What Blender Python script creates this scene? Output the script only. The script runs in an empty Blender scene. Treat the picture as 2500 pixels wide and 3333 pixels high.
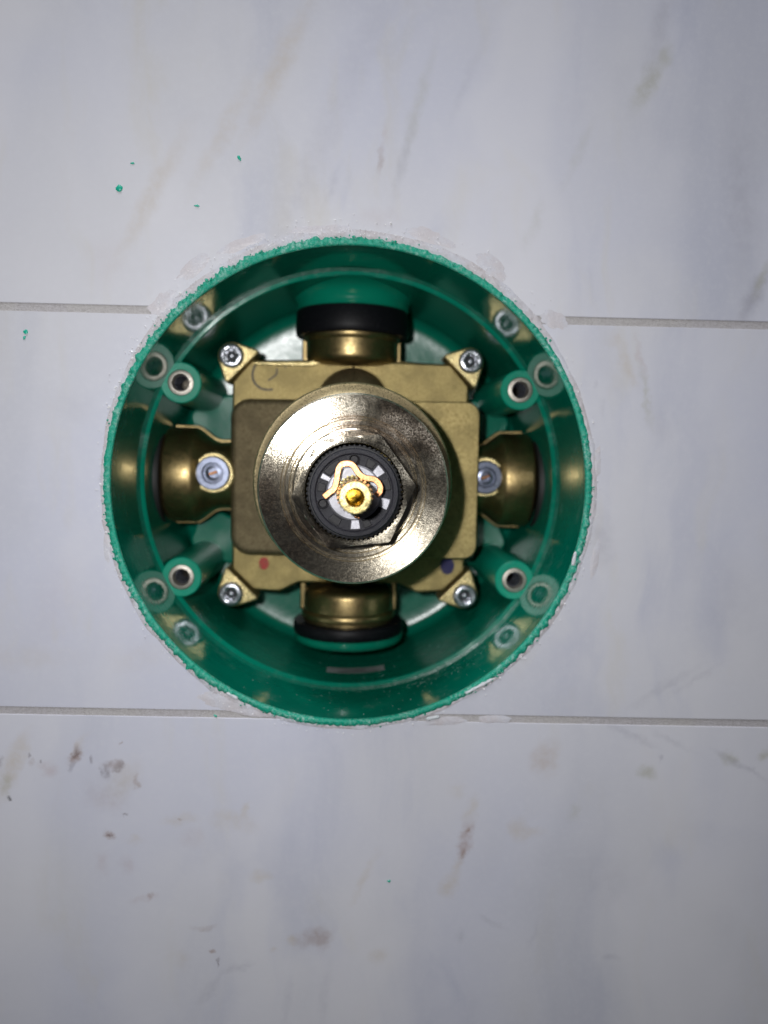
import bpy, bmesh, math, random
from mathutils import Vector, Matrix, noise

# ------------------------------------------------------------------ frame
# Authoring frame, millimetres: x right along the wall, y up, z out of the wall
# (z = 0 is the tile face, the axis of the round box is x = y = 0).
def W(x, y=None, z=None):
    if y is None: x, y, z = x
    return Vector((x * .001, -z * .001, y * .001))

SC = bpy.context.scene
COL = SC.collection
R_ = math.radians
random.seed(7)

# ------------------------------------------------------------------ camera
CAM = Vector((-1.4, 10.8, 233)); TGT = Vector((10.0, -7.2, 0)); ROLL = R_(1.0); FPX = 2500.0
fw = (TGT - CAM).normalized()
rt = fw.cross(Vector((0, 1, 0))).normalized(); up = rt.cross(fw)
rt, up = rt * math.cos(ROLL) + up * math.sin(ROLL), up * math.cos(ROLL) - rt * math.sin(ROLL)
def at(px, py, z=0.0):
    "point of the plane z (mm) that the photograph shows at pixel px, py"
    d = fw * FPX + rt * (px - 1250) - up * (py - 1666.5)
    return CAM + d * ((z - CAM.z) / d.z)
def atf(px, py, z=0.0):          # the same for the 1659-wide view
    return at(px * 1.5069, py * 1.5069, z)

cd = bpy.data.cameras.new('camera'); cam = bpy.data.objects.new('camera', cd); COL.objects.link(cam)
m = Matrix.Identity(4)
for i, v in enumerate((rt, up, -fw)):
    w = W(v) * 1000
    for k in range(3): m[k][i] = w[k]
m.translation = W(CAM); cam.matrix_world = m
cd.sensor_width = 36; cd.sensor_fit = 'AUTO'; cd.lens = 36 * FPX / 3333
cd.clip_start = .005; cd.clip_end = 20
cd.dof.use_dof = True; cd.dof.focus_distance = .214; cd.dof.aperture_fstop = 7.5
SC.camera = cam
SC.render.resolution_x, SC.render.resolution_y = 768, 1024

# ------------------------------------------------------------------ light
wd = bpy.data.worlds.new('World'); SC.world = wd; wd.use_nodes = True
bg = wd.node_tree.nodes['Background']; bg.inputs[0].default_value = (.82, .86, 1, 1); bg.inputs[1].default_value = .014
def lamp(name, typ, pos, tgt, power, size, col):
    l = bpy.data.lights.new(name, typ); o = bpy.data.objects.new(name, l); COL.objects.link(o)
    l.energy = power; l.color = col
    if typ == 'AREA': l.shape = 'DISK'; l.size = size
    o.location = W(pos); o.rotation_euler = (W(tgt) - W(pos)).to_track_quat('-Z', 'Y').to_euler()
    return o
lamp('phone_flash', 'AREA', (-28, 25, 232), (0, -10, 0), .43, .0075, (1, .99, .985))
lamp('fill_lamp', 'AREA', (-250, 1400, 620), (0, 0, 0), 12.0, .7, (.94, .955, 1))  # added soft fill from high above to brighten the tiles; source unseen
SC.view_settings.view_transform = 'Standard'; SC.view_settings.look = 'None'
SC.view_settings.exposure = 0; SC.view_settings.gamma = 1
SC.cycles.max_bounces = 8; SC.cycles.diffuse_bounces = 4; SC.cycles.glossy_bounces = 5
SC.cycles.use_denoising = True
SC.cycles.sample_clamp_indirect = 6
SC.cycles.use_adaptive_sampling = True; SC.cycles.adaptive_threshold = .03

# ------------------------------------------------------------------ node helpers
class NT:
    def __init__(s, name):
        s.m = bpy.data.materials.new(name); s.m.use_nodes = True; s.t = s.m.node_tree
        s.p = s.t.nodes['Principled BSDF']; s.n = s.t.nodes; s.l = s.t.links
        g = s.n.new('ShaderNodeNewGeometry')
        v = s.n.new('ShaderNodeVectorMath'); v.operation = 'MULTIPLY'
        s.l.new(g.outputs['Position'], v.inputs[0]); v.inputs[1].default_value = (1000, 1000, 1000)
        s.mm = v.outputs[0]                       # world position in mm (x, -z, y)
    def _in(s, node, k, v):
        if v is None: return
        if hasattr(v, 'links'): s.l.new(v, node.inputs[k])
        else: node.inputs[k].default_value = v
    def noise(s, scale, detail=4, rough=.55, dist=0, vec=None, w=None, out=0):
        n = s.n.new('ShaderNodeTexNoise')
        if w is not None: n.noise_dimensions = '4D'; n.inputs['W'].default_value = w
        s.l.new(vec or s.mm, n.inputs['Vector']); n.inputs['Scale'].default_value = scale
        n.inputs['Detail'].default_value = detail; n.inputs['Roughness'].default_value = rough
        n.inputs['Distortion'].default_value = dist
        return n.outputs[out]
    def voro(s, scale, vec=None, out=0, feature='F1'):
        n = s.n.new('ShaderNodeTexVoronoi'); n.feature = feature
        s.l.new(vec or s.mm, n.inputs['Vector']); n.inputs['Scale'].default_value = scale
        return n.outputs[out]
    def rng(s, v, a, b, c=0., d=1., smooth=True):
        n = s.n.new('ShaderNodeMapRange'); n.interpolation_type = 'SMOOTHSTEP' if smooth else 'LINEAR'
        s._in(n, 0, v); n.inputs[1].default_value = a; n.inputs[2].default_value = b
        n.inputs[3].default_value = c; n.inputs[4].default_value = d
        return n.outputs[0]
    def math(s, op, a, b=None):
        n = s.n.new('ShaderNodeMath'); n.operation = op; s._in(n, 0, a); s._in(n, 1, b); return n.outputs[0]
    def vm(s, op, a, b=None, out=0):
        n = s.n.new('ShaderNodeVectorMath'); n.operation = op; s._in(n, 0, a); s._in(n, 1, b); return n.outputs[out]
    def mix(s, f, a, b):
        n = s.n.new('ShaderNodeMix'); n.data_type = 'RGBA'
        s._in(n, 0, f); s._in(n, 6, a if hasattr(a, 'links') else (*a, 1)); s._in(n, 7, b if hasattr(b, 'links') else (*b, 1))
        return n.outputs[2]
    def mapping(s, vec, loc=(0, 0, 0), rot=(0, 0, 0), scale=(1, 1, 1), typ='POINT'):
        n = s.n.new('ShaderNodeMapping'); n.vector_type = typ; s._in(n, 0, vec)
        n.inputs[1].default_value = loc; n.inputs[2].default_value = rot; n.inputs[3].default_value = scale
        return n.outputs[0]
    def bump(s, h, strength=.3, dist=.0002, normal=None):
        n = s.n.new('ShaderNodeBump'); n.inputs['Strength'].default_value = strength; n.inputs['Distance'].default_value = dist
        s._in(n, 'Height', h)
        if normal is not None: s._in(n, 'Normal', normal)
        return n.outputs[0]
    def set(s, **k):
        names = dict(col='Base Color', rough='Roughness', metal='Metallic', normal='Normal', spec='Specular IOR Level',
                     aniso='Anisotropic', tangent='Tangent', coat='Coat Weight', coatr='Coat Roughness',
                     sss='Subsurface Weight', trans='Transmission Weight', ior='IOR', alpha='Alpha')
        for a, v in k.items():
            if a == 'col' and not hasattr(v, 'links'): v = (*v, 1)
            s._in(s.p, names[a], v)
        return s.m

M = {}
def metal(name, base, dark, rough, metallic=.9, grain=.6, gs=1.2, bump=.35, bd=.00015, blot=.12):
    t = NT(name)
    g = t.noise(gs, 6, .65); b = t.noise(blot, 3, .6)
    c = t.mix(t.rng(g, .38, .72), base, dark)
    c = t.mix(t.math('MULTIPLY', t.rng(b, .42, .68), .75), c, tuple(x * .6 for x in base))
    t.set(col=c, metal=metallic, rough=t.rng(g, .3, .7, rough - .07, rough + .1), normal=t.bump(t.noise(gs * 2.2, 5, .7), bump, bd))
    M[name] = t.m
metal('cast_brass', (.48, .38, .17), (.27, .205, .085), .40, .97, bump=.9, gs=1.5, bd=.0002)
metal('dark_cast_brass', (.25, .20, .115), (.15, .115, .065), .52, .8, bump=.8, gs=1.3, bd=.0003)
metal('port_brass', (.39, .295, .14), (.28, .205, .09), .37, .98, bump=.18, gs=.7)
metal('turned_brass', (.68, .56, .32), (.52, .42, .23), .30, .85, bump=.15, gs=2)
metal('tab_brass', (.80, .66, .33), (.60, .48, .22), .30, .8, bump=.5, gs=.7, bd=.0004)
metal('stem_brass', (.72, .60, .27), (.60, .48, .19), .22, 1, bump=.12, gs=1.5)
metal('bore_brass', (.68, .52, .17), (.55, .40, .11), .18, 1, bump=.05, gs=1.5)
metal('copper', (.62, .30, .14), (.45, .20, .09), .36, .95, bump=.2, gs=2)
metal('zinc_steel', (.66, .68, .74), (.44, .46, .52), .26, .9, bump=.3, gs=1.5)
metal('blue_steel', (.30, .33, .43), (.19, .21, .29), .33, .85, bump=.25, gs=1.2)
metal('insert_metal', (.56, .52, .46), (.36, .33, .29), .38, .85, bump=.5, gs=2)
metal('grey_metal', (.50, .50, .54), (.38, .38, .42), .45, .6, bump=.4, gs=5)
metal('pin_steel', (.35, .36, .42), (.25, .26, .3), .25, .9)

def green(name, base, rough, dirt=.25, bump=.05, spec=.5):
    t = NT(name)
    n = t.noise(.06, 4, .6); d = t.noise(.9, 5, .7); sp = t.voro(.35)
    c = t.mix(t.rng(n, .35, .7), base, tuple(x * .86 for x in base))
    dust = t.math('MULTIPLY', t.rng(t.noise(.11, 5, .62), .52, .75), dirt)
    c = t.mix(t.math('MULTIPLY', dust, t.rng(d, .35, .65)), c, (.42, .52, .50))
    t.set(col=c, rough=t.math('ADD', t.rng(d, .3, .75, rough, rough + .05), t.math('MULTIPLY', dust, .3)), spec=spec,
          normal=t.bump(t.noise(.25, 3), bump, .0003))
    M[name] = t.m
green('green_wall', (.001, .195, .125), .075, .20, .10, .8)
green('green_plastic', (.001, .17, .105), .22, .07, .25)
green('green_boss', (.002, .30, .19), .30, .05, .05)
green('green_collar', (.002, .20, .122), .16, .05, .05)
def mk_cut():
    t = NT('green_cut_edge')
    a = t.noise(1.1, 5, .7); b = t.noise(.09, 3)
    f = t.math('MULTIPLY', t.rng(a, .45, .68), t.rng(b, .4, .62, .12, .95))
    c = t.mix(f, (.006, .34, .225), (.38, .60, .54))
    t.set(col=c, rough=t.rng(a, .4, .7, .25, .5), normal=t.bump(a, .7, .0006)); M['green_cut_edge'] = t.m
    t = NT('green_crumb'); t.set(col=(.01, .42, .29), rough=.35); M['green_crumb'] = t.m
    t = NT('black_rubber'); n = t.noise(1.2, 4)
    t.set(col=t.mix(t.rng(n, .5, .8), (.004, .004, .006), (.012, .012, .015)), rough=.5, spec=.22, normal=t.bump(n, .2, .0002)); M['black_rubber'] = t.m
    t = NT('black_plastic'); n = t.noise(4.5, 5, .7)
    t.set(col=t.mix(t.rng(n, .45, .75), (.010, .010, .015), (.040, .040, .054)), rough=.45, spec=.35, normal=t.bump(n, .7, .0002)); M['black_plastic'] = t.m
    t = NT('black_recess'); n = t.noise(3, 5, .7)
    t.set(col=t.mix(t.rng(n, .4, .75), (.010, .010, .012), (.035, .033, .038)), rough=.5, spec=.35, normal=t.bump(n, .6, .0002)); M['black_recess'] = t.m
    t = NT('hollow_black'); t.set(col=(.01, .01, .011), rough=.6); M['hollow_black'] = t.m
    t = NT('red_ink'); n = t.noise(.9, 4); t.set(col=t.mix(t.rng(n, .4, .7), (.46, .022, .012), (.30, .05, .02)), rough=.45); M['red_ink'] = t.m
    t = NT('blue_ink'); n = t.noise(.9, 4); t.set(col=t.mix(t.rng(n, .4, .7), (.022, .020, .10), (.035, .03, .09)), rough=.35); M['blue_ink'] = t.m
    t = NT('pen_ink'); n = t.noise(.5, 4); t.set(col=t.mix(t.rng(n, .45, .62), (.02, .015, .018), (.06, .045, .035)), rough=.5); M['pen_ink'] = t.m
    t = NT('strip_film'); t.set(col=(.34, .36, .36), rough=.35); M['strip_film'] = t.m
    t = NT('strip_lines'); t.set(col=(.03, .03, .03), rough=.5); M['strip_lines'] = t.m
    t = NT('caulk')
    n = t.noise(.45, 6, .7); b = t.noise(.09, 4)
    c = t.mix(t.rng(n, .4, .66), (.56, .54, .57), (.47, .44, .455)); c = t.mix(t.rng(b, .42, .62), c, (.57, .58, .64))
    t.set(col=c, rough=t.rng(n, .35, .65, .22, .5), normal=t.bump(n, .8, .0007)); M['caulk'] = t.m
    t = NT('smear'); n = t.noise(.5, 6, .7); b = t.noise(.12, 4, .6)
    c = t.mix(t.rng(b, .38, .62), (.60, .605, .665), (.585, .56, .59)); c = t.mix(t.math('MULTIPLY', t.rng(n, .5, .7), .4), c, (.52, .49, .50))
    t.set(col=c, rough=t.rng(n, .35, .65, .2, .4), normal=t.bump(n, .5, .0005)); M['smear'] = t.m
    t = NT('white_caulk'); n = t.noise(.9, 5, .7)
    t.set(col=t.mix(t.rng(n, .4, .7), (.72, .74, .78), (.52, .60, .62)), rough=.3, normal=t.bump(n, .8, .0006)); M['white_caulk'] = t.m
    t = NT('dust'); t.set(col=(.20, .33, .30), rough=.5, spec=.3); M['dust'] = t.m
    t = NT('glint'); t.set(col=(.8, .8, .82), rough=.11, spec=1.0); M['glint'] = t.m
    t = NT('grout'); n = t.noise(1.6, 5, .7); b = t.noise(.05, 3)
    c = t.mix(t.rng(b, .4, .6), (.47, .455, .475), (.48, .465, .465)); c = t.mix(t.math('MULTIPLY', t.rng(n, .4, .7), .6), c, (.32, .30, .30))
    t.set(col=c, rough=.75, normal=t.bump(n, .7, .0004)); M['grout'] = t.m
    # nickel plated turned cap: concentric tool marks, pits and lime bloom
    t = NT('nickel')
    rad = t.vm('SUBTRACT', t.mm, (0.4, 0, 0.2)); rad = t.vm('MULTIPLY', rad, (1, 0, 1)); ln = t.vm('LENGTH', rad, out=1)
    pit = t.noise(2.6, 3, .6); bl = t.noise(.10, 4, .6, w=2.0); fine = t.noise(1.1, 6, .75)
    dot = t.n.new('ShaderNodeVectorMath'); dot.operation = 'DOT_PRODUCT'; t.l.new(rad, dot.inputs[0]); dot.inputs[1].default_value = (.02, 0, .034)
    lime = t.math('MULTIPLY', t.rng(t.math('ADD', bl, t.math('MULTIPLY', dot.outputs['Value'], .13)), .48, .8), t.rng(t.noise(2.4, 6, .75), .40, .68))
    rust = t.rng(t.noise(.055, 3, w=5.), .5, .62)
    c = t.mix(t.rng(pit, .54, .66), (.78, .71, .57), (.50, .42, .30))
    c = t.mix(t.math('MULTIPLY', rust, .5), c, (.42, .30, .22))
    c = t.mix(t.math('MULTIPLY', lime, .5), c, (.66, .66, .65))
    wv = t.math('SINE', t.math('MULTIPLY', ln, 26.0)); wv2 = t.math('SINE', t.math('MULTIPLY', ln, 61.0))
    h = t.math('ADD', t.math('MULTIPLY', t.math('ADD', wv, wv2), .05), t.math('MULTIPLY', t.rng(pit, .5, .66), -.9))
    t.set(col=c, metal=t.math('SUBTRACT', 1.0, t.math('MULTIPLY', lime, .7)), rough=t.math('ADD', t.rng(fine, .35, .65, .155, .21), t.math('MULTIPLY', lime, .25)), aniso=1.0,
          tangent=t.vm('NORMALIZE', rad), normal=t.bump(h, .045, .0001)); M['nickel'] = t.m
mk_cut()

def marble(name, seed, spots, vein=.75, gain=.8, warp=7.0):
    t = NT(name)
    sep = t.n.new('ShaderNodeSeparateXYZ'); t.l.new(t.mm, sep.inputs[0])
    cmb = t.n.new('ShaderNodeCombineXYZ'); t.l.new(sep.outputs[0], cmb.inputs[0]); t.l.new(sep.outputs[2], cmb.inputs[1]); cmb.inputs[2].default_value = seed * 37.0
    P = cmb.outputs[0]
    rotd = t.mapping(P, rot=(0, 0, R_(28)), scale=(.040, .010, .03))       # soft veins run up to the right
    wr = t.vm('SCALE', t.vm('SUBTRACT', t.noise(.012, 3, vec=P, out=1), (.5, .5, .5)), None); wr.node.inputs['Scale'].default_value = 1.1
    a = t.noise(1.0, 5, .55, 0.4, vec=t.vm('ADD', rotd, wr), w=seed)
    b = t.noise(1.9, 4, .55, 0.3, vec=t.vm('ADD', rotd, wr), w=seed + 9)
    big = t.noise(.011, 3, .5, vec=P, w=seed + 3)
    c = t.mix(t.rng(big, .35, .65), (.575, .59, .685), (.615, .62, .665))
    c = t.mix(t.math('MULTIPLY', t.rng(a, .50, .72), vein), c, (.475, .495, .60))
    c = t.mix(t.math('MULTIPLY', t.rng(b, .52, .76), vein * .8), c, (.59, .575, .545))
    band = t.noise(1.0, 3, .5, 0.2, vec=t.vm('ADD', t.mapping(P, rot=(0, 0, R_(32)), scale=(.017, .0045, .02)), wr), w=seed + 21)
    c = t.mix(t.math('MULTIPLY', t.rng(band, .46, .66), .55), c, (.70, .70, .745)); c = t.mix(t.math('MULTIPLY', t.rng(band, .46, .30), .5), c, (.50, .515, .59))
    fine = t.noise(.5, 5, .65, vec=P)
    c = t.mix(t.math('MULTIPLY', t.rng(fine, .45, .7), .16), c, (.66, .67, .72))
    # stains: each has a place and a shape of its own
    wv = t.vm('SCALE', t.vm('SUBTRACT', t.noise(.16, 4, .65, vec=P, out=1), (.5, .5, .5)), None); wv.node.inputs['Scale'].default_value = warp
    PW = t.vm('ADD', P, wv); br = t.rng(t.noise(.3, 4, .6, vec=P), .3, .66, .45, 1)
    flat = t.vm('MULTIPLY', PW, (1, 1, 0))
    for (fx, fy, rx, ry, ang, col, st) in spots:
        p = atf(fx, fy); k = 1.5069 / 10.73
        q = t.mapping(flat, (p.x, p.y, 0), (0, 0, R_(ang)), (rx * k, ry * k, 1), 'TEXTURE')
        f = t.math('MULTIPLY', t.rng(t.vm('LENGTH', q, out=1), 1.3, .0, 0, st * gain), br)
        c = t.mix(f, c, col)
    rgh = t.rng(fine, .3, .7, .30, .42)
    t.set(col=c, rough=rgh, spec=.35, normal=t.bump(t.noise(.07, 4, vec=P), .12, .0006))
    M[name] = t.m
BR, BE, DK, PK, OL, GY = (.27, .17, .12), (.52, .46, .38), (.13, .10, .11), (.46, .37, .38), (.40, .40, .32), (.36, .36, .42)
marble('marble_above', 1.3, [
    (330, 420, 22, 170, -28, BE, .5), (600, 150, 26, 190, -26, BE, .55), (480, 290, 22, 150, -28, BE, .4),
    (645, 420, 40, 170, -24, GY, .28), (760, 160, 40, 240, -24, GY, .2), (900, 240, 16, 150, -14, OL, .35),
    (870, 350, 12, 100, -14, GY, .35), (823, 345, 9, 34, -8, BR, .45), (830, 290, 7, 20, 0, PK, .3),
    (1400, 180, 24, 70, -26, OL, .75), (1425, 60, 28, 120, -12, GY, .4), (1440, 120, 18, 30, 0, OL, .5), (1250, 330, 14, 90, -24, OL, .22),
    (1150, 490, 16, 60, -14, OL, .3), (1060, 600, 30, 120, -30, GY, .12), (1630, 640, 24, 80, -28, GY, .85), (1600, 420, 50, 220, 5, GY, .4), (1645, 605, 12, 50, -20, OL, .6),
    (720, 395, 10, 60, -24, GY, .25), (230, 560, 50, 70, -20, PK, .15), (820, 470, 60, 24, 0, PK, .18), (1010, 170, 12, 110, -22, GY, .2)], .8, .8, 5.0)
marble('marble_left', 4.1, [
    (120, 1300, 60, 120, -20, PK, .12), (225, 1040, 8, 60, 0, GY, .4), (160, 880, 60, 40, 0, GY, .16), (60, 1420, 120, 30, 0, BE, .22), (300, 1420, 80, 40, 10, BE, .2)])
marble('marble_right', 7.7, [
    (1355, 790, 18, 60, 22, BE, .55), (1395, 850, 9, 80, 14, OL, .55), (1330, 730, 22, 24, 0, BE, .4), (1385, 770, 8, 50, 10, PK, .4),
    (1305, 1170, 26, 70, 8, GY, .42), (1420, 910, 30, 60, 20, GY, .2), (1450, 1480, 12, 90, -56, GY, .34), (1500, 1470, 9, 80, -56, GY, .3), (1400, 1500, 10, 70, -50, GY, .26), (1580, 1300, 60, 120, 0, GY, .2),
    (1300, 880, 9, 18, 0, GY, .3), (1285, 830, 7, 12, 0, GY, .3)], .7)
marble('marble_below', 11.2, [
    (30, 1650, 24, 90, -22, BE, .75), (12, 1690, 16, 26, 0, OL, .6), (2, 1645, 10, 14, 0, DK, .8), (72, 1648, 10, 14, 0, BR, .45), (105, 1660, 20, 20, 0, PK, .55), (62, 1631, 4, 6, 0, DK, .9), (95, 1643, 4, 5, 0, DK, .9),
    (165, 1630, 11, 26, -30, BR, 1), (166, 1626, 6, 12, -30, DK, 1), (158, 1652, 6, 12, -20, GY, .9), (178, 1608, 12, 30, -40, BE, .45),
    (201, 1642, 6, 12, 0, DK, .8), (231, 1662, 10, 20, -10, DK, .9), (258, 1656, 12, 12, 0, DK, .85), (246, 1652, 26, 14, 0, BR, .5), (218, 1664, 5, 10, 0, DK, .7),
    (292, 1690, 7, 20, 0, BR, .7), (265, 1690, 34, 60, -30, BE, .5), (230, 1730, 50, 30, -20, PK, .3), (240, 1710, 70, 60, 0, GY, .25), (14, 1722, 5, 6, 0, (.02, .02, .02), 1), (271, 1761, 4, 7, -40, DK, .9), (261, 1606, 4, 5, 0, BR, .9),
    (240, 1803, 14, 13, 0, BR, 1), (240, 1803, 7, 6, 0, DK, .8), (388, 1770, 42, 16, 6, BE, .6), (386, 1768, 7, 5, 0, BR, .8), (505, 1775, 60, 24, -14, BE, .5), (530, 1752, 14, 22, -20, BE, .6),
    (290, 1815, 24, 12, 0, BE, .4), (222, 1865, 18, 30, 0, PK, .35), (275, 1870, 16, 26, 0, PK, .35), (310, 1940, 36, 12, 20, PK, .5), (327, 1932, 6, 14, -20, BR, .5), (415, 1810, 30, 24, 0, PK, .25),
    (561, 1893, 26, 14, 0, BE, .55), (445, 2000, 30, 9, 0, BR, .5), (455, 2054, 9, 9, 0, BR, 1), (390, 2070, 24, 26, 0, BE, .35), (468, 2080, 4, 16, -8, DK, .85), (510, 2090, 50, 10, 24, GY, .45), (455, 2140, 14, 60, -32, GY, .4),
    (675, 2025, 50, 24, 18, BR, .5), (695, 2035, 20, 34, 0, BR, .45), (635, 2030, 16, 10, 30, BE, .7), (785, 1900, 14, 70, -24, BE, .45), (815, 2065, 26, 22, 0, BE, .5), (590, 2050, 9, 9, 0, BE, .5),
    (1005, 1815, 16, 62, -10, (.36, .26, .24), .85), (1001, 1843, 7, 16, -6, BR, .9), (1010, 1795, 5, 9, -10, BR, .8), (1020, 1745, 16, 36, -8, BE, .5), (985, 1878, 16, 40, -14, BE, .45), (967, 1912, 22, 30, -8, BE, .65), (985, 1710, 22, 22, 0, BE, .3),
    (1178, 1640, 34, 46, -14, (.47, .40, .36), .75), (1118, 1790, 26, 34, 20, BE, .5), (1150, 1795, 34, 18, -10, BE, .4), (1240, 1755, 18, 26, -24, OL, .4), (1398, 1666, 22, 22, 0, OL, .75), (1577, 1637, 26, 18, -20, OL, .75), (1652, 1630, 16, 22, -30, OL, .9), (1595, 1650, 80, 9, -32, GY, .55), (1430, 1640, 6, 8, 0, GY, .7),
    (1360, 1590, 90, 11, -24, GY, .4), (1450, 1600, 70, 9, -28, GY, .3), (1060, 1990, 40, 9, -26, GY, .4), (990, 2020, 14, 14, 0, GY, .4), (1320, 2070, 24, 10, 0, GY, .4), (1150, 2020, 10, 40, -20, GY, .25), (1300, 1900, 120, 80, -30, GY, .18), (700, 2150, 14, 90, -8, GY, .25), (620, 2160, 12, 80, -10, GY, .22)], .6, .75)

# ------------------------------------------------------------------ mesh helpers
class MB:
    def __init__(s): s.v = []; s.f = []
    def add(s, vs, fs):
        o = len(s.v); s.v += [tuple(v) for v in vs]; s.f += [tuple(i + o for i in f) for f in fs]; return s
    def lathe(s, prof, c=(0, 0, 0), axis='z', seg=64, cap0=False, cap1=False, rmod=None):
        "prof: (radius, height along the axis); axis z, +x, -x, +y, -y"
        ax = {'z': ((1, 0, 0), (0, 1, 0), (0, 0, 1)), '+x': ((0, 1, 0), (0, 0, 1), (1, 0, 0)), '-x': ((0, 0, 1), (0, 1, 0), (-1, 0, 0)),
              '+y': ((0, 0, 1), (1, 0, 0), (0, 1, 0)), '-y': ((1, 0, 0), (0, 0, 1), (0, -1, 0))}[axis]
        A, B, C = map(Vector, ax); c = Vector(c); vs = []; fs = []; n = len(prof)
        for k in range(seg):
            a = 2 * math.pi * k / seg; d = A * math.cos(a) + B * math.sin(a)
            for j, (r, h) in enumerate(prof):
                if rmod: r, h = rmod(a, j, r, h)
                vs.append(c + d * r + C * h)
        for k in range(seg):
            k2 = (k + 1) % seg
            for j in range(n - 1): fs.append((k * n + j, k2 * n + j, k2 * n + j + 1, k * n + j + 1))
        if cap0: fs.append(tuple(k * n for k in reversed(range(seg))))
        if cap1: fs.append(tuple(k * n + n - 1 for k in range(seg)))
        return s.add(vs, fs)
    def prism(s, out, z0, z1):
        "counter-clockwise outline extruded from z0 up to z1; points may carry their own top height"
        n = len(out); vs = [(p[0], p[1], z0) for p in out] + [(p[0], p[1], p[2] if len(p) > 2 else z1) for p in out]
        fs = [tuple(reversed(range(n))), tuple(range(n, 2 * n))] + [(i, (i + 1) % n, n + (i + 1) % n, n + i) for i in range(n)]
        return s.add(vs, fs)
    def box(s, x0, x1, y0, y1, z0, z1): return s.prism([(x0, y0), (x1, y0), (x1, y1), (x0, y1)], z0, z1)
    def ribbon(s, path, w, z0, z1):
        n = len(path); L = []; Rr = []
        for i, p in enumerate(path):
            a = Vector(path[max(i - 1, 0)]).to_2d(); b = Vector(path[min(i + 1, n - 1)]).to_2d()
            d = (b - a).normalized(); nn = Vector((-d.y, d.x)) * w / 2; q = Vector(p).to_2d()
            L.append(q + nn); Rr.append(q - nn)
        return s.prism([tuple(q) for q in Rr] + [tuple(q) for q in reversed(L)], z0, z1)
    def blob(s, c, r, sub=1, jit=.25, squash=(1, 1, 1), rot=None):
        bm = bmesh.new(); bmesh.ops.create_icosphere(bm, subdivisions=sub, radius=1)
        vs = []
        for v in bm.verts:
            q = v.co * r * (1 + random.uniform(-jit, jit)); q = Vector((q.x * squash[0], q.y * squash[1], q.z * squash[2]))
            if rot is not None: q.rotate(rot)
            vs.append(Vector(c) + q)
        fs = [tuple(v.index for v in f.verts) for f in bm.faces]; bm.free()
        return s.add(vs, fs)
    def build(s, name, mat, parent=None, bevel=0, seg=2, sharp=35, origin=None, smooth=True, fix=True):
        root = Vector((0, 0, 0)); p = parent
        while p is not None: root = root + p.location; p = p.parent
        org = W(origin) if origin is not None else root
        me = bpy.data.meshes.new(name); me.from_pydata([W(*v) - org for v in s.v], [], s.f)
        if fix:
            bm = bmesh.new(); bm.from_mesh(me); bmesh.ops.recalc_face_normals(bm, faces=bm.faces); bm.to_mesh(me); bm.free()
        if smooth:
            me.shade_smooth(); me.set_sharp_from_angle(angle=R_(sharp))
        me.materials.append(M[mat])
        o = bpy.data.objects.new(name, me); COL.objects.link(o); o.parent = parent; o.location = org - root
        if bevel:
            b = o.modifiers.new('bevel', 'BEVEL'); b.width = bevel * .001; b.segments = seg; b.limit_method = 'ANGLE'; b.angle_limit = R_(30)
            b.harden_normals = False
        return o
def empty(name, pos, label, cat, group=None):
    o = bpy.data.objects.new(name, None); COL.objects.link(o); o.location = W(pos); o.empty_display_size = .01
    return tag(o, label, cat, group)
def tag(o, label, cat, group=None, kind=None):
    o['label'] = label; o['category'] = cat
    if group: o['group'] = group
    if kind: o['kind'] = kind
    return o
def clone(o, parent, loc=None):
    c = o.copy(); COL.objects.link(c); c.parent = parent
    if loc is not None: c.location = loc
    for ch in list(o.children): clone(ch, c)
    return c
def rrect(x0, x1, y0, y1, r, n=6):
    if not isinstance(r, (tuple, list)): r = (r,) * 4
    pts = []
    for (cx, cy, a0), q in zip(((x1, y1, 0), (x0, y1, 90), (x0, y0, 180), (x1, y0, 270)), r):
        sx = -1 if cx == x1 else 1; sy = -1 if cy == y1 else 1
        for k in range(n + 1):
            a = R_(a0 + 90 * k / n); pts.append((cx + sx * q + q * math.cos(a), cy + sy * q + q * math.sin(a)))
    return pts
def fbm(a, s, seed=0., rad=1.0):
    "periodic noise round the circle, about -1..1"
    return noise.noise(Vector((math.cos(a) * s * rad, math.sin(a) * s * rad, seed)))
def smooth_path(pts, n=8):
    out = []; P = [Vector(p) for p in pts]; P = [P[0]] + P + [P[-1]]
    for i in range(1, len(P) - 2):
        for k in range(n):
            t = k / n; a, b, c, d = P[i - 1], P[i], P[i + 1], P[i + 2]
            out.append(.5 * ((2 * b) + (-a + c) * t + (2 * a - 5 * b + 4 * c - d) * t * t + (-a + 3 * b - 3 * c + d) * t ** 3))
    return out + [P[-2]]

# ------------------------------------------------------------------ wall: tiles, joints, mortar
def gw(a):            # how far the stone is cut back from the box at angle a
    d = math.degrees(a) % 360
    g = lambda c, w, h: h * math.exp(-(((d - c + 180) % 360 - 180) / w) ** 2)
    return .55 + g(100, 30, 2.0) + g(55, 18, 1.7) + g(140, 16, .9) + g(0, 28, .6) + g(318, 16, .2) + g(238, 10, 1.0) + .35 * fbm(a, 3, 2.) + .22 * fbm(a, 9, 5.)
RO = 73.9
tl, tr = at(0, 997), at(2500, 1060); bl, br_ = at(0, 2311), at(2500, 2356)
def jy(a, b, x): return a.y + (b.y - a.y) * (x - a.x) / (b.x - a.x)
XL, XR, YT, YB, HG = -300, 300, 182, -205, 1.2
def hole(x_or_a, kind='a'): return RO + gw(x_or_a)
def pol(a): r = RO + gw(a); return (r * math.cos(a), r * math.sin(a))
N = 720
angs = [2 * math.pi * k / N for k in range(N)]
def arc(test):
    return [pol(a) for a in angs if test(*pol(a))]
top_j = lambda x: jy(tl, tr, x); bot_j = lambda x: jy(bl, br_, x)
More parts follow.
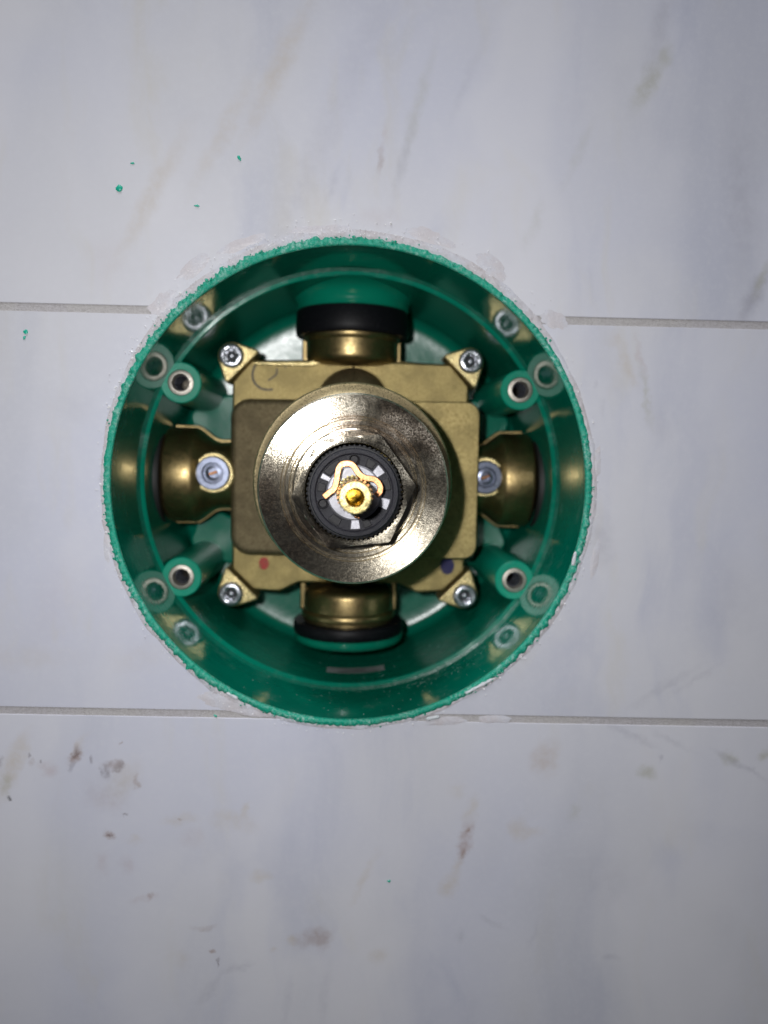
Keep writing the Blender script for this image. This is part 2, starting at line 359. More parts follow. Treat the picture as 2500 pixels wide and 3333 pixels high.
wall = bpy.data.objects.new('wall', bpy.data.meshes.new('wall')); COL.objects.link(wall)
wall['kind'] = 'structure'; wall['label'] = 'white marble tiled wall with grey grout around the round opening'
# mortar bed = grout seen in the joints, with the round opening
mb = MB(); ring = [(hr * math.cos(a), hr * math.sin(a)) for a in angs for hr in (RO + .3,)]
vs = [(x, y, -.26) for x, y in ring]; far = []
for a in angs:
    c, s_ = math.cos(a), math.sin(a); k = min((XR if c > 0 else -XL) / max(abs(c), 1e-6), (YT if s_ > 0 else -YB) / max(abs(s_), 1e-6)); far.append((c * k, s_ * k, -.26))
mb.add(vs + far + [(x, y, -14) for x, y in ring], [(i, (i + 1) % N, N + (i + 1) % N, N + i) for i in range(N)] + [(i, 2 * N + i, 2 * N + (i + 1) % N, (i + 1) % N) for i in range(N)])
mo = mb.build('grout', 'grout', wall, smooth=False)
def tile(out, mat, label):
    n = len(out); m_ = MB(); m_.prism(out, -10, 0)
    o = m_.build('tile', mat, wall, bevel=.16, seg=2, smooth=False); o['label'] = label; return o
a_in = [p for p in arc(lambda x, y: y > top_j(x) + HG)]                     # runs right to left (ccw)
tile([(XL, top_j(XL) + HG), (a_in[-1][0] - .3, top_j(a_in[-1][0]) + HG)] + a_in[::-1] + [(a_in[0][0] + .3, top_j(a_in[0][0]) + HG), (XR, top_j(XR) + HG), (XR, YT), (XL, YT)],
     'marble_above', 'large marble tile above the box with soft diagonal beige veins')
b_in = [p for p in arc(lambda x, y: y < bot_j(x) - HG)]                     # runs left to right (ccw at the bottom)
tile([(XL, YB), (XR, YB), (XR, bot_j(XR) - HG), (b_in[-1][0] + .3, bot_j(b_in[-1][0]) - HG)] + b_in[::-1] + [(b_in[0][0] - .3, bot_j(b_in[0][0]) - HG), (XL, bot_j(XL) - HG)],
     'marble_below', 'marble tile below the box with brown specks')
mid = lambda x, y: bot_j(x) + HG < y < top_j(x) - HG
l_in = [p for p in arc(lambda x, y: x < 0 and mid(x, y))]                   # top to bottom on the left
tile([(XL, bot_j(XL) + HG), (l_in[-1][0] - .2, bot_j(l_in[-1][0]) + HG)] + l_in[::-1] + [(l_in[0][0] - .2, top_j(l_in[0][0]) - HG), (XL, top_j(XL) - HG)],
     'marble_left', 'marble tile left of the box')
ang2 = [a - math.pi for a in [2 * math.pi * k / N for k in range(N)]]
r_in = [pol(a) for a in ang2 if pol(a)[0] > 0 and mid(*pol(a))]             # bottom to top on the right
tile([(XR, bot_j(XR) + HG), (XR, top_j(XR) - HG), (r_in[-1][0] + .2, top_j(r_in[-1][0]) - HG)] + r_in[::-1] + [(r_in[0][0] + .2, bot_j(r_in[0][0]) + HG)],
     'marble_right', 'marble tile right of the box with a beige vein')
# caulk smeared between stone and box
mb = MB(); prof = 7; SEG = 540; vs = []; fs = []
for k in range(SEG):
    a = 2 * math.pi * k / SEG; w_ = gw(a); ex = .5 + .9 * max(0, fbm(a, 6, 3.3)) + .5 * max(0, fbm(a, 17, 1.1))
    for j in range(prof):
        t = j / (prof - 1); r = RO - .25 + (w_ + ex + .25) * t
        h = -.35 + .5 * math.sin(math.pi * min(1, t * 1.1)) + .16 * noise.noise(Vector((r * math.cos(a) * .8, r * math.sin(a) * .8, 1.))) if j < prof - 1 else -.12
        over = (r - RO) > w_ - .1
        if over and j < prof - 1: h = .05 + .04 * (1 - t)
        vs.append((r * math.cos(a), r * math.sin(a), h))
    for j in range(prof - 1):
        k2 = (k + 1) % SEG; fs.append((k * prof + j, k * prof + j + 1, k2 * prof + j + 1, k2 * prof + j))
ck = MB().add(vs, fs).build('caulk_ring', 'caulk', wall, sharp=80); ck['label'] = 'smeared pale grout ring around the green rim'

# smears of caulk wiped out over the stone and into the joints
for (fx, fy, rx, ry, rot, sd) in ((352, 655, 5, 2.6, 40, 1), (420, 575, 6, 2.0, 38, 2), (520, 528, 7, 1.6, 22, 3), (700, 498, 9, 1.7, 3, 4), (930, 512, 7, 2.2, -20, 5), (1060, 575, 6, 2.4, -38, 6), (1195, 690, 4.5, 2.2, -20, 7), (480, 1515, 7, 2.4, -10, 8), (560, 1538, 8, 1.5, -6, 9), (960, 1558, 7, 1.4, 4, 10), (1070, 1553, 5, 1.3, 0, 11), (1290, 1000, 1.1, 5, 0, 12), (1285, 1210, 1.3, 6, -8, 13), (232, 1180, 1.0, 5, 0, 14)):
    c = atf(fx, fy); nn = 44; vs = [(c.x, c.y, .10)]; ca, sa = math.cos(R_(rot)), math.sin(R_(rot))
    for ring_ in (.62, 1.0):
        for k in range(nn):
            a = 2 * math.pi * k / nn; q = ring_ * (1 + .34 * fbm(a, 1.6, sd * 3.1) + .16 * fbm(a, 5, sd * 1.7))
            u, v = rx * q * math.cos(a), ry * q * math.sin(a); vs.append((c.x + u * ca - v * sa, c.y + u * sa + v * ca, (.085 + .03 * fbm(a, 4, sd)) if ring_ < 1 else .006))
    fs = [(0, 1 + k, 1 + (k + 1) % nn) for k in range(nn)] + [(1 + k, 1 + nn + k, 1 + nn + (k + 1) % nn, 1 + (k + 1) % nn) for k in range(nn)]
    MB().add(vs, fs).build('caulk_smear', 'smear', wall, sharp=80)

# ------------------------------------------------------------------ green box
box = empty('valve_box', (0, 0, -90), 'round green plastic rough-in box recessed in the marble wall', 'plumbing box')
RI, RB, ZS, ZF = 72.0, 70.5, -33.0, -90.0
m_ = MB().lathe([(RI, -.9), (RI, -8), (RI, -20), (RI - .05, ZS), (RB + .25, ZS), (RB, ZS - .3)], seg=256)
m_.lathe([(RO - .05, -1), (RO - .05, -40)], seg=256)
sleeve = m_.build('sleeve', 'green_wall', box, sharp=50)
cov = [(RB, ZS - .3), (RB, -50), (RB - .1, -82)] + [(RB - 5.1 + 5 * math.cos(R_(q)), -83.2 - 5 * math.sin(R_(q))) for q in range(0, 84, 7)] + [(65, -88.45), (62, -88.8), (58, -89.2), (52, -89.6), (45, -89.9), (33, ZF), (20, ZF)]
housing = MB().lathe(cov, seg=200, cap1=True).build('housing', 'green_plastic', box, sharp=50)
# sawn rim with burrs
vs = []; fs = []; SEG = 1100; pr = 6
for k in range(SEG):
    a = 2 * math.pi * k / SEG; d = math.degrees(a)
    rough = .4 + 1.3 * math.exp(-((d - 122) / 32) ** 2) + .5 * math.exp(-((d - 215) / 40) ** 2) + .3 * math.exp(-((d - 320) / 40) ** 2)
    n1, n2, n3 = fbm(a, 60, 1.) + .9 * fbm(a, 27, 12.), fbm(a, 150, 7.), fbm(a, 22, 4.)
    chip = max(0, fbm(a, 31, 9.) - .2) * 2.8 * (.4 + .9 * max(0, .5 + fbm(a, 5, 2.7)))
    ri = RI + .12 * n3 + .05 * n2
    ro = RO + rough * (.48 * n1 + .38 * n2 + chip + .25)
    zt = .45 + .22 * n1 * rough + .12 * n2
    for (r, h) in ((RI, -.9), (ri - .03, zt - .35), (ri + .25, zt + .1 * n2), ((ri + ro) / 2 + .2 * n1, zt + .25 * n2 + .12 * n1), (ro - .15, zt - .15 + .2 * n1), (ro, -.25)):
        vs.append((r * math.cos(a), r * math.sin(a), h))
    k2 = (k + 1) % SEG
    for j in range(pr - 1): fs.append((k * pr + j, k2 * pr + j, k2 * pr + j + 1, k * pr + j + 1))
cut = MB().add(vs, fs).build('cut_edge', 'green_cut_edge', sleeve, sharp=70); cut['label'] = 'rough sawn rim with frayed plastic burrs'
m_ = MB()
for k in range(620):
    a = random.uniform(0, 2 * math.pi); d = math.degrees(a)
    dens = .25 + math.exp(-((d - 122) / 32) ** 2) + .5 * math.exp(-((d - 220) / 40) ** 2) + .35 * math.exp(-((d - 330) / 30) ** 2)
    if random.random() > dens: continue
    r = RO + random.gauss(-.3, .55) + (random.random() < .12) * random.uniform(.2, 1.2) * dens
    m_.blob((r * math.cos(a), r * math.sin(a), .45 + random.uniform(-.1, .25)), random.uniform(.14, .42), 1, .35, (random.uniform(.6, 1.5), random.uniform(.6, 1.5), .8))
bu = m_.build('burr', 'green_cut_edge', sleeve, sharp=60); bu['kind'] = 'stuff'; bu['label'] = 'tiny green plastic burrs along the sawn rim'

# threaded bosses
BR_, BA = 66.9, 29.8
boss_pos = []
for a in (180 - BA, BA, 180 + BA, 360 - BA): boss_pos.append((BR_ * math.cos(R_(a)), BR_ * math.sin(R_(a))))
bx, by = boss_pos[0]
m_ = MB().lathe([(4.25, -40), (4.25, -32.75), (4.45, -32.5), (6.5, -32.5), (6.9, -32.9), (7.0, -36), (7.4, ZF + 2)], (bx, by, 0), seg=48)
boss = m_.build('boss', 'green_boss', box, bevel=0, origin=(bx, by, -60), sharp=40)
def knurl(a, j, r, h):
    if j in (5,): return (r + (.13 if int(a / (2 * math.pi) * 96 + .5) % 2 else -.05), h)
    return r, h
m_ = MB().lathe([(2.45, -60), (2.45, -34.2), (2.75, -33.0), (3.0, -32.25), (4.0, -32.3), (4.25, -32.42), (4.24, -36)], (bx, by, 0), seg=96, rmod=knurl, cap0=True)
ins = m_.build('insert', 'insert_metal', boss, origin=None, sharp=40)
m_ = MB()
for q in range(14): m_.lathe([(2.5, -34.6 - q * .8), (2.2, -35.0 - q * .8), (2.5, -35.4 - q * .8)], (bx, by, 0), seg=28)
th = m_.build('thread', 'pin_steel', boss, sharp=30)
for (x, y) in boss_pos[1:]: clone(boss, box, W(x, y, -60) - box.location)
def relabel(box_):
    for o, l in zip([c for c in box_.children if c.name.startswith('boss')], ('upper left threaded boss', 'upper right threaded boss', 'lower left threaded boss', 'lower right threaded boss')): o['label'] = l
relabel(box)
# collars where the vertical pipes leave the box
AX = -63.0
for s in ('+y', '-y'):
    c0 = 63.2 if s == '+y' else 58.6
    pf = [(17, c0), (20.4, c0), (20.9, c0 + .4)] + ([(21.1, 65.2), (21.7, 66.8), (22.8, 68.3), (24.6, 69.5), (27, 70.2), (31, 70.5)] if s == '+y' else [(21.0, 60.0), (20.7, 61.0), (19.8, 61.9), (18.2, 62.6), (14, 63.0), (9, 63.2)])
    m_ = MB().lathe(pf, (0, 0, AX), s, 128)
    m_.build('port_collar', 'green_collar', box, sharp=45)
for s in ('+x', '-x'):
    m_ = MB().lathe([(17, 68.6), (19.2, 68.6), (19.6, 69), (19.8, 71.5)], (0, 0, AX), s, 96)
    m_.build('port_opening', 'hollow_black', box, sharp=45)
# stiffening webs on the box floor
for (x, y, a) in ((-52, 22, 24), (52, 22, -24), (-52, -24, -24), (52, -24, 24)):
    c, s_ = math.cos(R_(a)), math.sin(R_(a)); P = [(-9, -9), (9, -9), (9, 9), (-9, 9)]
    MB().prism([(x + p * c - q * s_, y + p * s_ + q * c) for p, q in rrect(-11, 11, -9, 9, 5)], ZF - .5, -78).build('floor_pad', 'green_plastic', box, bevel=1.2, seg=3)
# grey strip with dark lines on the lower wall
def wallpatch(a0, a1, z0, z1, off, n=24):
    vs = []; fs = []
    for k in range(n + 1):
        a = R_(a0 + (a1 - a0) * k / n)
        for z in (z0, z1): vs.append(((RB - off) * math.cos(a), (RB - off) * math.sin(a), z))
    return vs, [(2 * k, 2 * k + 1, 2 * k + 3, 2 * k + 2) for k in range(n)]
st = MB().add(*wallpatch(263.5, 281, -51.5, -44.6, .12)).build('grey_strip', 'strip_film', box); st['label'] = 'grey strip with dark lines on the lower wall'
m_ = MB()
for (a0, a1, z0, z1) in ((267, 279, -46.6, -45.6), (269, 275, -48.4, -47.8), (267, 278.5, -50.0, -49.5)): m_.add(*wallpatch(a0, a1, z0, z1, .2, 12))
m_.build('print', 'strip_lines', st)  # the dark lines across the grey strip
# plaster dust and crumbs lying on the lower wall
m_ = MB()
for k in range(190):
    a = R_(random.gauss(285, 22)); z = random.uniform(-32, -3) if random.random() < .75 else random.uniform(-60, -36)
    if random.random() < .45: a = R_(random.gauss(298, 7)); z = random.gauss(-24, 4)
    z = min(-2, max(-66, z)); r = (RI if z > ZS + .5 else RB) - .05
    if -33.6 < z < -32.3: continue
    q = random.uniform(.07, .2) * (1.7 if random.random() < .08 else 1)
    m_.blob((r * math.cos(a), r * math.sin(a), z), q, 1, .3)
cr = m_.build('plaster_dust', 'dust'); tag(cr, 'white plaster crumbs stuck to the lower inside of the green box', 'dust', kind='stuff')

# ------------------------------------------------------------------ brass valve body
VX, VY = -.2, 1.2
valve = empty('mixing_valve', (VX, VY, -86), 'cast brass mixing valve body with four ports inside the green box', 'valve')
ZP, ZT, ZB = -56.0, -54.0, -45.0
ch = [(VX + x, VY + y) for x, y in ((44, -35), (44, 35), (37, 43), (20, 43.4), (-20, 43.4), (-37, 43), (-44, 35), (-44, -35), (-36, -43), (-26, -43.5), (-19, -40), (19, -40), (26, -43.5), (36, -43))]
MB().prism(ch, -66, ZP).build('base_plate', 'cast_brass', valve, bevel=.9, seg=3)
# lit casting lip along the upper edge of the plate
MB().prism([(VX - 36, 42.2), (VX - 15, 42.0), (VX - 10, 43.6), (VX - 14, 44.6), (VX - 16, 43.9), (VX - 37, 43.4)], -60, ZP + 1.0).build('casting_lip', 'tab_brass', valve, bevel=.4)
MB().prism([(VX + 18, 43.9), (VX + 34, 43.0), (VX + 34, 44.0), (VX + 18, 45.0)], -62, ZP - .4).build('casting_lip', 'cast_brass', valve, bevel=.4)
# raised middle block: flat machined face on the right, drafted rough face on the left
bx0, bx1, by0, by1 = at(753, 1564, ZB - 8).x, at(1557, 1564, ZB).x, at(1555, 1820, ZB).y, at(1500, 1308, ZB).y
print('block', bx0, bx1, by0, by1)
out = rrect(bx0, bx1, by0, by1, (5, 7, 7, 5), 7)
def zt(x): return ZB - max(0, -x - 4) * .11
n = len(out)
m_ = MB()
rt_out = [p for p in out if p[0] > -20]; lf = [p for p in out if p[0] <= -20]
m_.prism([(-2, by0)] + [p for p in out if p[0] > 0 and p[1] < 0] + [p for p in out if p[0] > 0 and p[1] >= 0] + [(-2, by1)], -60, ZB)
blk = m_.build('middle_block', 'cast_brass', valve, bevel=.5, seg=3)
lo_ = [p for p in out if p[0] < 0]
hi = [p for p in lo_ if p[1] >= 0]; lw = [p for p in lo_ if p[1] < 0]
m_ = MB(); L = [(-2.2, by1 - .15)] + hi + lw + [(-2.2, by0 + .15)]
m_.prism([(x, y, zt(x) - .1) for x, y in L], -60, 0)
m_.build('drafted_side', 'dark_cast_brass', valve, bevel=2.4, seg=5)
# domed boss with a parting seam above the sleeve
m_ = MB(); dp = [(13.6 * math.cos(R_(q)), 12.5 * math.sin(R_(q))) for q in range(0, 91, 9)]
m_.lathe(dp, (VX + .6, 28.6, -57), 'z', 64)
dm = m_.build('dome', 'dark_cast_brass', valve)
m_ = MB()
pts = [(13.75 * math.cos(R_(q)), 12.65 * math.sin(R_(q))) for q in range(0, 100, 6)]
vs = []; fs = []
for (r, h) in pts:
    for w_, up_ in ((-.7, -.4), (0, .28), (.7, -.4)): vs.append((VX + .6 + w_, 28.6 + r, -57 + h + up_ * .8))
for k in range(len(pts) - 1):
    for j in range(2): fs.append((k * 3 + j, k * 3 + j + 1, k * 3 + 4 + j, k * 3 + 3 + j))
MB().add(vs, fs).build('seam', 'dark_cast_brass', dm)
# corner tabs and their screws
T = []
for (sx, sy) in ((-1, 1), (1, 1), (-1, -1), (1, -1)):
    d = Vector((sx, sy)).normalized(); e = Vector((-d.y, d.x)); o_ = Vector((VX, VY)); tip = 61.9
    pts = [d * 56.4 - e * 8.4, d * 56.4 + e * 8.4, d * 58.0 + e * 8.0]
    for q in range(60, -61, -12): pts.append(d * (tip + 5.3 * math.cos(R_(q))) + e * 5.3 * math.sin(R_(q)))
    pts.append(d * 58.0 - e * 8.0)
    pts = [o_ + p for p in pts]
    ar = sum(pts[i].x * pts[(i + 1) % len(pts)].y - pts[(i + 1) % len(pts)].x * pts[i].y for i in range(len(pts)))
    if ar < 0: pts.reverse()
    o = MB().prism([tuple(p) for p in pts], -66, ZT).build('corner_tab', 'tab_brass', valve, bevel=.7, seg=3)
    T.append(o_ + d * tip)
hexr = lambda a, j, r, h: ((r / math.cos(((a + math.pi / 6) % (math.pi / 3)) - math.pi / 6), h) if j >= 5 else (r, h))
x, y = T[0]
m_ = MB().lathe([(4.35, ZT - 1), (4.45, ZT + 2.5), (4.1, ZT + 3.2), (3.6, ZT + 3.5), (2.75, ZT + 3.5), (2.1, ZT + 3.1), (2.1, ZT + .6)], (x, y, 0), 'z', 60, rmod=hexr, cap1=True)
scr = m_.build('screw', 'zinc_steel', valve, origin=(x, y, ZT), sharp=35)
m_ = MB().lathe([(1.25, ZT + .5), (1.2, ZT + 1.5), (.8, ZT + 2.0), (.3, ZT + 2.15)], (x, y, 0), 'z', 24, cap1=True)
m_.build('socket_pin', 'zinc_steel', scr)
m_ = MB().lathe([(2.06, ZT + .62), (1.2, ZT + .66)], (x, y, 0), 'z', 24); m_.build('socket_floor', 'hollow_black', scr)
names = ('upper left socket head screw', 'upper right socket head screw', 'lower left socket head screw', 'lower right socket head screw')
scr['label'] = names[0]
for (x, y), l in zip(T[1:], names[1:]): clone(scr, valve, W(x, y, ZT) - valve.location)['label'] = l
# side ports with shut-off screws
def flange(prof, s, dz=1.1, grow=1.0):
    pts = [(d, r + grow) for r, d in prof]
    out = [(s * d, r) for d, r in pts] + [(s * d, -r) for d, r in reversed(pts)]
    if s > 0: out.reverse()
    return MB().prism([(VX + p, VY + q) for p, q in out], AX - dz / 2 - 3, AX - 3 + dz / 2)
for s, axn in ((-1, '-x'), (1, '+x')):
    prof = [(12.7, 41), (12.8, 44), (12.6, 49), (13.4, 51.5), (16.2, 55.2), (17.4, 56.8), (17.9, 58), (18.0, 67.0), (17.6, 68.0), (16.6, 68.6)]
    m_ = MB().lathe(prof, (VX, VY, AX), axn, 96, cap1=True)
    po = m_.build('side_port', 'port_brass', valve, sharp=40); po['label'] = 'left brass port' if s < 0 else 'right brass port'
    flange(prof[:-2], s).build('parting_flange', 'port_brass', po, bevel=.4)
    x = VX + s * 49.6; y = VY + 1.2
    m_ = MB().lathe([(7.4, -58), (7.4, -48.6), (6.9, -48.0), (6.2, -48.0), (6.2, -50)], (x, y, 0), 'z', 6 * 8, rmod=lambda a, j, r, h: ((r * 1.03, h) if j < 3 and int(a / (2 * math.pi) * 6) % 2 else (r, h)))
    sh = m_.build('screw_seat', 'tab_brass', po)
    m_ = MB().lathe([(6.15, -50), (6.15, -46.8), (5.7, -46.2), (3.9, -46.2), (3.5, -46.6), (3.4, -47.6), (3.05, -47.6), (2.9, -46.9), (1.95, -46.7), (1.8, -47.2), (1.7, -49)], (x, y, 0), 'z', 64, cap1=True)
    ss = m_.build('stop_screw', 'blue_steel', po, sharp=40); ss['label'] = 'bluish steel shut-off screw'
    m_ = MB().ribbon([(x - 1.6, y - .5), (x + 1.6, y + .6)], 1.0, -48.9, -47.0)
    m_.build('screw_core', 'copper', ss, bevel=.3)
# vertical ports with black rubber sleeves
for s, axn in ((1, '+y'), (-1, '-y')):
    m_ = MB().lathe([(6, 41.2), (12, 41.6), (15.6, 42.4), (16.9, 43.6), (17.2, 45), (17.2, 50.6), (17.8, 51.2), (18.2, 52.6), (17.9, 53.6), (17.0, 54.0), (17, 64)], (VX, VY, AX), axn, 96)
    vp = m_.build('vertical_port', 'port_brass', valve, sharp=40); vp['label'] = 'upper brass port' if s > 0 else 'lower brass port'
    for q in (-1, 1):
        x0, x1 = sorted((VX + q * 16.6, VX + q * 18.9)); y0, y1 = sorted((VY + s * 40, VY + s * 52))
        MB().box(x0, x1, y0, y1, -66.5, -64.8).build('parting_flange', 'port_brass', vp, bevel=.5)
    e0 = 63.1 if s > 0 else 58.5
    m_ = MB().lathe([(17.3, 53.8), (20.6, 53.8), (21.1, 54.3), (21.3, 56.5), (21.0, e0 - .5), (20.6, e0), (17, e0)], (VX, 0, AX), axn, 96)
    rs = m_.build('rubber_sleeve', 'black_rubber', valve, sharp=40); rs['label'] = 'upper black rubber sleeve' if s > 0 else 'lower black rubber sleeve'
# marks left on the brass
def disc(cx, cy, r, z, seed, n=40, sx=1.0):
    vs = [(cx, cy, z)] + [(cx + sx * r * (1 + .13 * fbm(2 * math.pi * k / n, 2, seed)) * math.cos(2 * math.pi * k / n), cy + r * (1 + .13 * fbm(2 * math.pi * k / n, 2, seed)) * math.sin(2 * math.pi * k / n), z) for k in range(n)]
    return vs, [(0, 1 + k, 1 + (k + 1) % n) for k in range(n)]
p = atf(570, 1217, ZP); o = MB().add(*disc(p.x, p.y, 2.35, ZP + .05, 1., sx=.8)).build('paint_dot', 'red_ink', valve); o['label'] = 'red paint dot on the brass plate'
p = atf(966, 1222, ZP); o = MB().add(*disc(p.x, p.y, 3.4, ZP + .05, 4., sx=.8)).build('paint_dot', 'blue_ink', valve); o['label'] = 'dark blue paint dot on the brass plate'
def stroke(pts, w): 
    P = smooth_path([Vector((atf(a, b, ZP).x, atf(a, b, ZP).y)) for a, b in pts], 6); return MB().ribbon(P, w, ZP + .03, ZP + .06)
pm = MB()
for pts, w in (([(553, 786), (547, 800), (546, 815), (551, 828), (562, 838), (576, 842), (590, 841)], .75), ([(598, 795), (597, 808), (588, 816), (579, 822)], .6), ([(570, 781), (584, 786), (596, 782)], .55), ([(612, 782), (618, 796)], .4)):
    q = stroke(pts, w); pm.add(q.v, q.f)
o = pm.build('pen_mark', 'pen_ink', valve); o['label'] = 'hand drawn dark pen mark on the brass plate'

# ------------------------------------------------------------------ bonnet: brass sleeve, nickel cap, hexagon nut
CX, CY = .5, .1
bon = empty('bonnet', (CX, CY, ZB), 'nickel plated round bonnet with hexagon nut at the centre of the valve', 'valve bonnet')
MB().lathe([(29.0, ZB + .05), (29.0, -22), (29.9, -14), (31.1, -9.5), (31.1, -7.4), (30.6, -6.7), (27.6, -6.2), (26, -5)], (CX, CY + 1.2, 0), seg=160).build('sleeve', 'turned_brass', bon, sharp=30)
cap = MB().lathe([(26.8, -5.6), (27.6, -5.2), (27.2, 6.8), (27.7, 7.2), (27.9, 8.2), (27.8, 9.8), (27.2, 10.6), (24.5, 10.75), (21.2, 10.85), (20.9, 10.3), (20.4, 10.3), (20.0, 11.3), (19.6, 11.8), (18.6, 11.9), (18.3, 11.3), (17.8, 11.3), (17.5, 12.2), (17.0, 12.5), (14.0, 12.5)], (CX, CY, 0), seg=200).build('cap', 'nickel', bon, sharp=9)
cap['label'] = 'pitted nickel cap with concentric turning marks'
HXA = R_(6)
def hexm(a, j, r, h):
    if j in (1, 2):
        b = ((a - HXA) % (math.pi / 3)) - math.pi / 6
        k = min(14.9 / math.cos(b), 17.0)            # flats 30 across
        hh = h - max(0, k - 14.9) * .16 if j == 2 else h
        return (k, hh)
    return (r, h)
nut = MB().lathe([(14.5, 10.0), (15.4, 10.2), (15.4, 23.0), (14.85, 23.2), (13.9, 23.3), (13.4, 23.0), (13.3, 14)], (CX, CY, 0), seg=360, rmod=hexm).build('hexagon_nut', 'nickel', bon, sharp=18)

# ------------------------------------------------------------------ cartridge
KX, KY = .6, .0
car = empty('cartridge', (KX, KY, 14), 'black plastic ceramic cartridge with splined brass stem inside the hexagon nut', 'cartridge')
def teeth(a, j, r, h):
    if j in (0, 1): return (r + (.0 if int(a / (2 * math.pi) * 352) % 6 < 3 else .35), h)
    return r, h
MB().lathe([(12.55, 22), (12.55, 26.6), (12.2, 26.9), (11.9, 26.9), (11.9, 22)], (KX, KY, 0), seg=352, rmod=teeth).build('toothed_ring', 'hollow_black', car, smooth=False)
MB().lathe([(11.95, 20), (11.95, 28.0), (11.6, 28.5), (10.6, 28.55), (10.25, 28.3), (10.2, 27.6), (6.2, 27.6), (6.2, 22)], (KX, KY, 0), seg=128).build('housing', 'black_plastic', car, sharp=30)
MB().lathe([(7.45, 27.3), (7.4, 28.2), (7.0, 28.6), (5.2, 28.75), (3.2, 28.75)], (KX, KY, 0), seg=96, cap1=True).build('grey_disc', 'grey_metal', car, sharp=40)
def seg_box(a0, a1, r0, r1, z0, z1, n=8):
    out = [(KX + r1 * math.cos(R_(a0 + (a1 - a0) * k / n)), KY + r1 * math.sin(R_(a0 + (a1 - a0) * k / n))) for k in range(n + 1)]
    out += [(KX + r0 * math.cos(R_(a1 - (a1 - a0) * k / n)), KY + r0 * math.sin(R_(a1 - (a1 - a0) * k / n))) for k in range(n + 1)]
    return MB().prism(out, z0, z1)
def ang6(x, y):
    p = at(960 + x * .2411, 1400 + y * .2411, 28); return math.degrees(math.atan2(p.y - KY, p.x - KX))
for (x, y, w) in ((1150, 545, 17), (1190, 985, 19), (815, 1265, 17), (335, 600, 9)):
    a = ang6(x, y); seg_box(a - w / 2, a + w / 2, 7.2, 9.9, 27, 28.15).build('metal_stop', 'grey_metal', car, bevel=.25)
for (x, y, w) in ((1040, 420, 15), (1250, 730, 20), (290, 760, 14), (560, 1190, 20), (960, 1235, 13), (480, 470, 30)):
    a = ang6(x, y); seg_box(a - w / 2, a + w / 2, 7.8, 9.9, 27, 28.0).build('raised_pad', 'black_recess', car, bevel=.15)
for (x, y) in ((800, 315), (330, 1005)):
    a = R_(ang6(x, y)); c = (KX + 8.9 * math.cos(a), KY + 8.9 * math.sin(a), 0)
    MB().lathe([(1.5, 27.4), (1.5, 28.3), (1.25, 28.4), (1.05, 28.0), (.9, 27.8)], c, seg=32, cap1=True).build('rivet', 'black_recess', car, sharp=40)
def spl(a, j, r, h):
    if j in (1, 2, 3):
        q = (a / (2 * math.pi) * 24) % 1; return (r + .62 * max(0, 1 - abs(q - .5) * 3.2), h)
    return r, h
stem = MB().lathe([(3.9, 20), (3.9, 33.0), (3.9, 46.6), (3.8, 47.2), (3.85, 47.8), (3.95, 49.4), (3.7, 49.8), (2.35, 49.8)], (KX, KY, 0), seg=240, rmod=spl).build('stem', 'stem_brass', car, sharp=28)
MB().lathe([(2.35, 49.8), (2.15, 49.3), (2.1, 47.5), (1.75, 46.6), (1.7, 43.2), (.1, 41.4)], (KX, KY, 0), seg=64, cap1=True).build('bore', 'bore_brass', stem, sharp=28)
MB().lathe([(3.9, 28.5), (4.6, 28.5), (4.6, 31.0), (3.9, 31.2)], (KX, KY, 0), seg=240, rmod=lambda a, j, r, h: ((r + .35 * max(0, 1 - abs(((a / (2 * math.pi) * 24) % 1) - .5) * 2.6), h) if j in (1, 2) else (r, h))).build('stem_collar', 'stem_brass', stem, sharp=28)

# ------------------------------------------------------------------ copper spring clip on the stem
ZC = 32.2
c6 = lambda x, y: Vector((at(960 + x * .2411, 1400 + y * .2411, ZC).x, at(960 + x * .2411, 1400 + y * .2411, ZC).y, 0))
path = smooth_path([c6(*p) for p in ((388, 905), (455, 850), (528, 790), (560, 690), (585, 540), (625, 470), (690, 452), (750, 455), (800, 495), (865, 590), (945, 642), (1070, 665), (1140, 735), (1150, 820), (1095, 890))], 6)
p0 = path[0]
clip = empty('spring_clip', (p0.x, p0.y, ZC - .7), 'bent copper spring clip hugging the splined stem', 'clip')
m_ = MB().ribbon(path, 1.6, ZC - .55, ZC + .45); m_.build('wire', 'copper', clip, bevel=.28, seg=3)
q0, q1 = c6(805, 1180), c6(880, 1200)
MB().ribbon([q0, (q0 + q1) / 2 + Vector((0, .15, 0)), q1], .8, 29.0, 29.9).build('wire_end', 'copper', clip, bevel=.2)

# ------------------------------------------------------------------ shavings, lumps and grains on the wall
def shaving(fx, fy, size, sq, rotz, label):
    p = atf(fx, fy); m_ = MB()
    from mathutils import Euler
    r = Euler((0, 0, R_(rotz)))
    m_.blob((p.x, p.y, size * .18), size, 2, .18, (sq[0], sq[1], .35), r)
    m_.blob((p.x + size * .5 * math.cos(R_(rotz + 60)), p.y + size * .5 * math.sin(R_(rotz + 60)), size * .15), size * .6, 2, .2, (sq[0], sq[1], .35), r)
    o = m_.build('plastic_shaving', 'green_crumb', origin=(p.x, p.y, 0), sharp=60); tag(o, label, 'shaving', 'green plastic shavings on the marble')
shaving(258, 407, .95, (1, 1), 10, 'largest green plastic shaving on the marble tile above the box')
shaving(517, 342, .75, (.55, 1.2), 35, 'curled green shaving above the box, highest on the marble')
shaving(425, 445, .6, (1.3, .4), -5, 'tiny thin green shaving between the rim and the curled shaving')
shaving(286, 353, .55, (1.2, .35), 0, 'faint thin green shaving just above the largest shaving')
shaving(56, 717, .75, (.9, .9), 20, 'upper green shaving on the tile left of the box')
shaving(53, 730, .55, (1.1, .6), 60, 'lower green shaving on the tile left of the box')
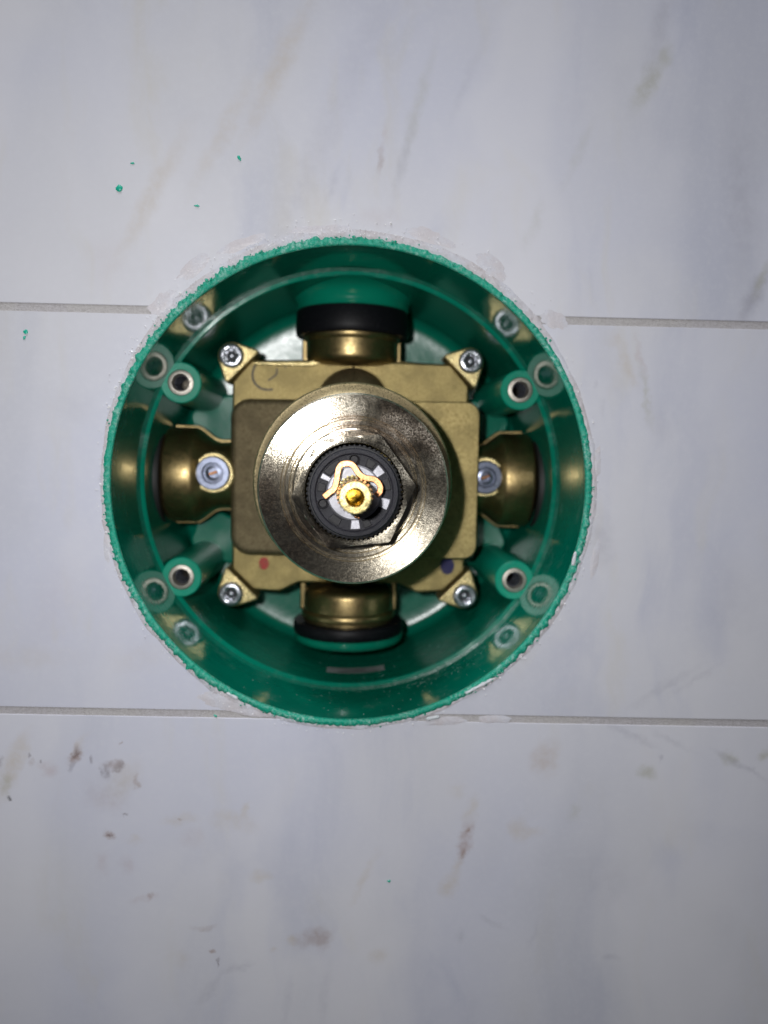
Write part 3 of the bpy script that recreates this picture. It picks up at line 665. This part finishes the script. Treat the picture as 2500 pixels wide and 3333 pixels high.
shaving(465, 1546, .55, (1.2, .45), -40, 'green shaving lying on the lower left grout joint')
shaving(840, 1903, .6, (.9, .6), -20, 'lone green shaving on the marble tile below the box')
def lump(fx, fy, r, sq, rot, label, z=.35, rim=None):
    from mathutils import Euler
    p = atf(fx, fy); m_ = MB(); e = Euler((0, 0, R_(rot)))
    if rim: p = p * (rim / math.hypot(p.x, p.y))
    nb = int(5 + sq[0] * 2.5)
    for k in range(nb):
        t = 2 * k / (nb - 1) - 1; dx = t * r * sq[0] * .75
        m_.blob((p.x + dx * math.cos(R_(rot)), p.y + dx * math.sin(R_(rot)), z), r * random.uniform(.55, .85), 2, .12, (1.1, sq[1], .6), e)
    o = m_.build('caulk_lump', 'white_caulk', origin=(p.x, p.y, 0), sharp=70); tag(o, label, 'caulk', 'white caulk lumps along the rim')
lump(1245, 1208, 1.2, (1.6, .7), 80, 'white caulk lump on the right inner edge of the green rim', .3, 72.2)
lump(1040, 1490, 1.1, (5.0, .7), 29, 'long white caulk smear on the lower right of the green rim', .45, 73.4)
lump(935, 1550, 1.1, (1.8, .8), 12, 'white caulk lump under the lower right rim on the joint', .2)
lump(505, 1497, 1.0, (1.6, .7), -28, 'small white caulk lump on the lower left of the green rim', .4, 73.6)
m_ = MB()
for k in range(620):
    a = R_(random.gauss(118, 30)) if random.random() < .5 else R_(random.uniform(0, 360))
    g = gw(a); r = RO + .8 + abs(random.gauss(0, .55 + g * .9))
    q = random.uniform(.08, .22) * (1.9 if random.random() < .08 else 1)
    m_.blob((r * math.cos(a), r * math.sin(a), .12), q, 1, .35)
for k in range(150):
    p = atf(random.gauss(310, 40), random.gauss(650, 110)) if k < 34 else (atf(random.uniform(430, 640), random.gauss(1528, 14)) if k < 70 else atf(random.uniform(60, 1500), random.uniform(300, 1560)))
    r = math.hypot(p.x, p.y)
    if r < RO + 1.2: continue
    m_.blob((p.x, p.y, .03), random.uniform(.05, .12), 1, .35)
o = m_.build('grout_grains', 'glint', smooth=False); tag(o, 'glinting wet grout grains scattered round the green rim', 'grains', kind='stuff')
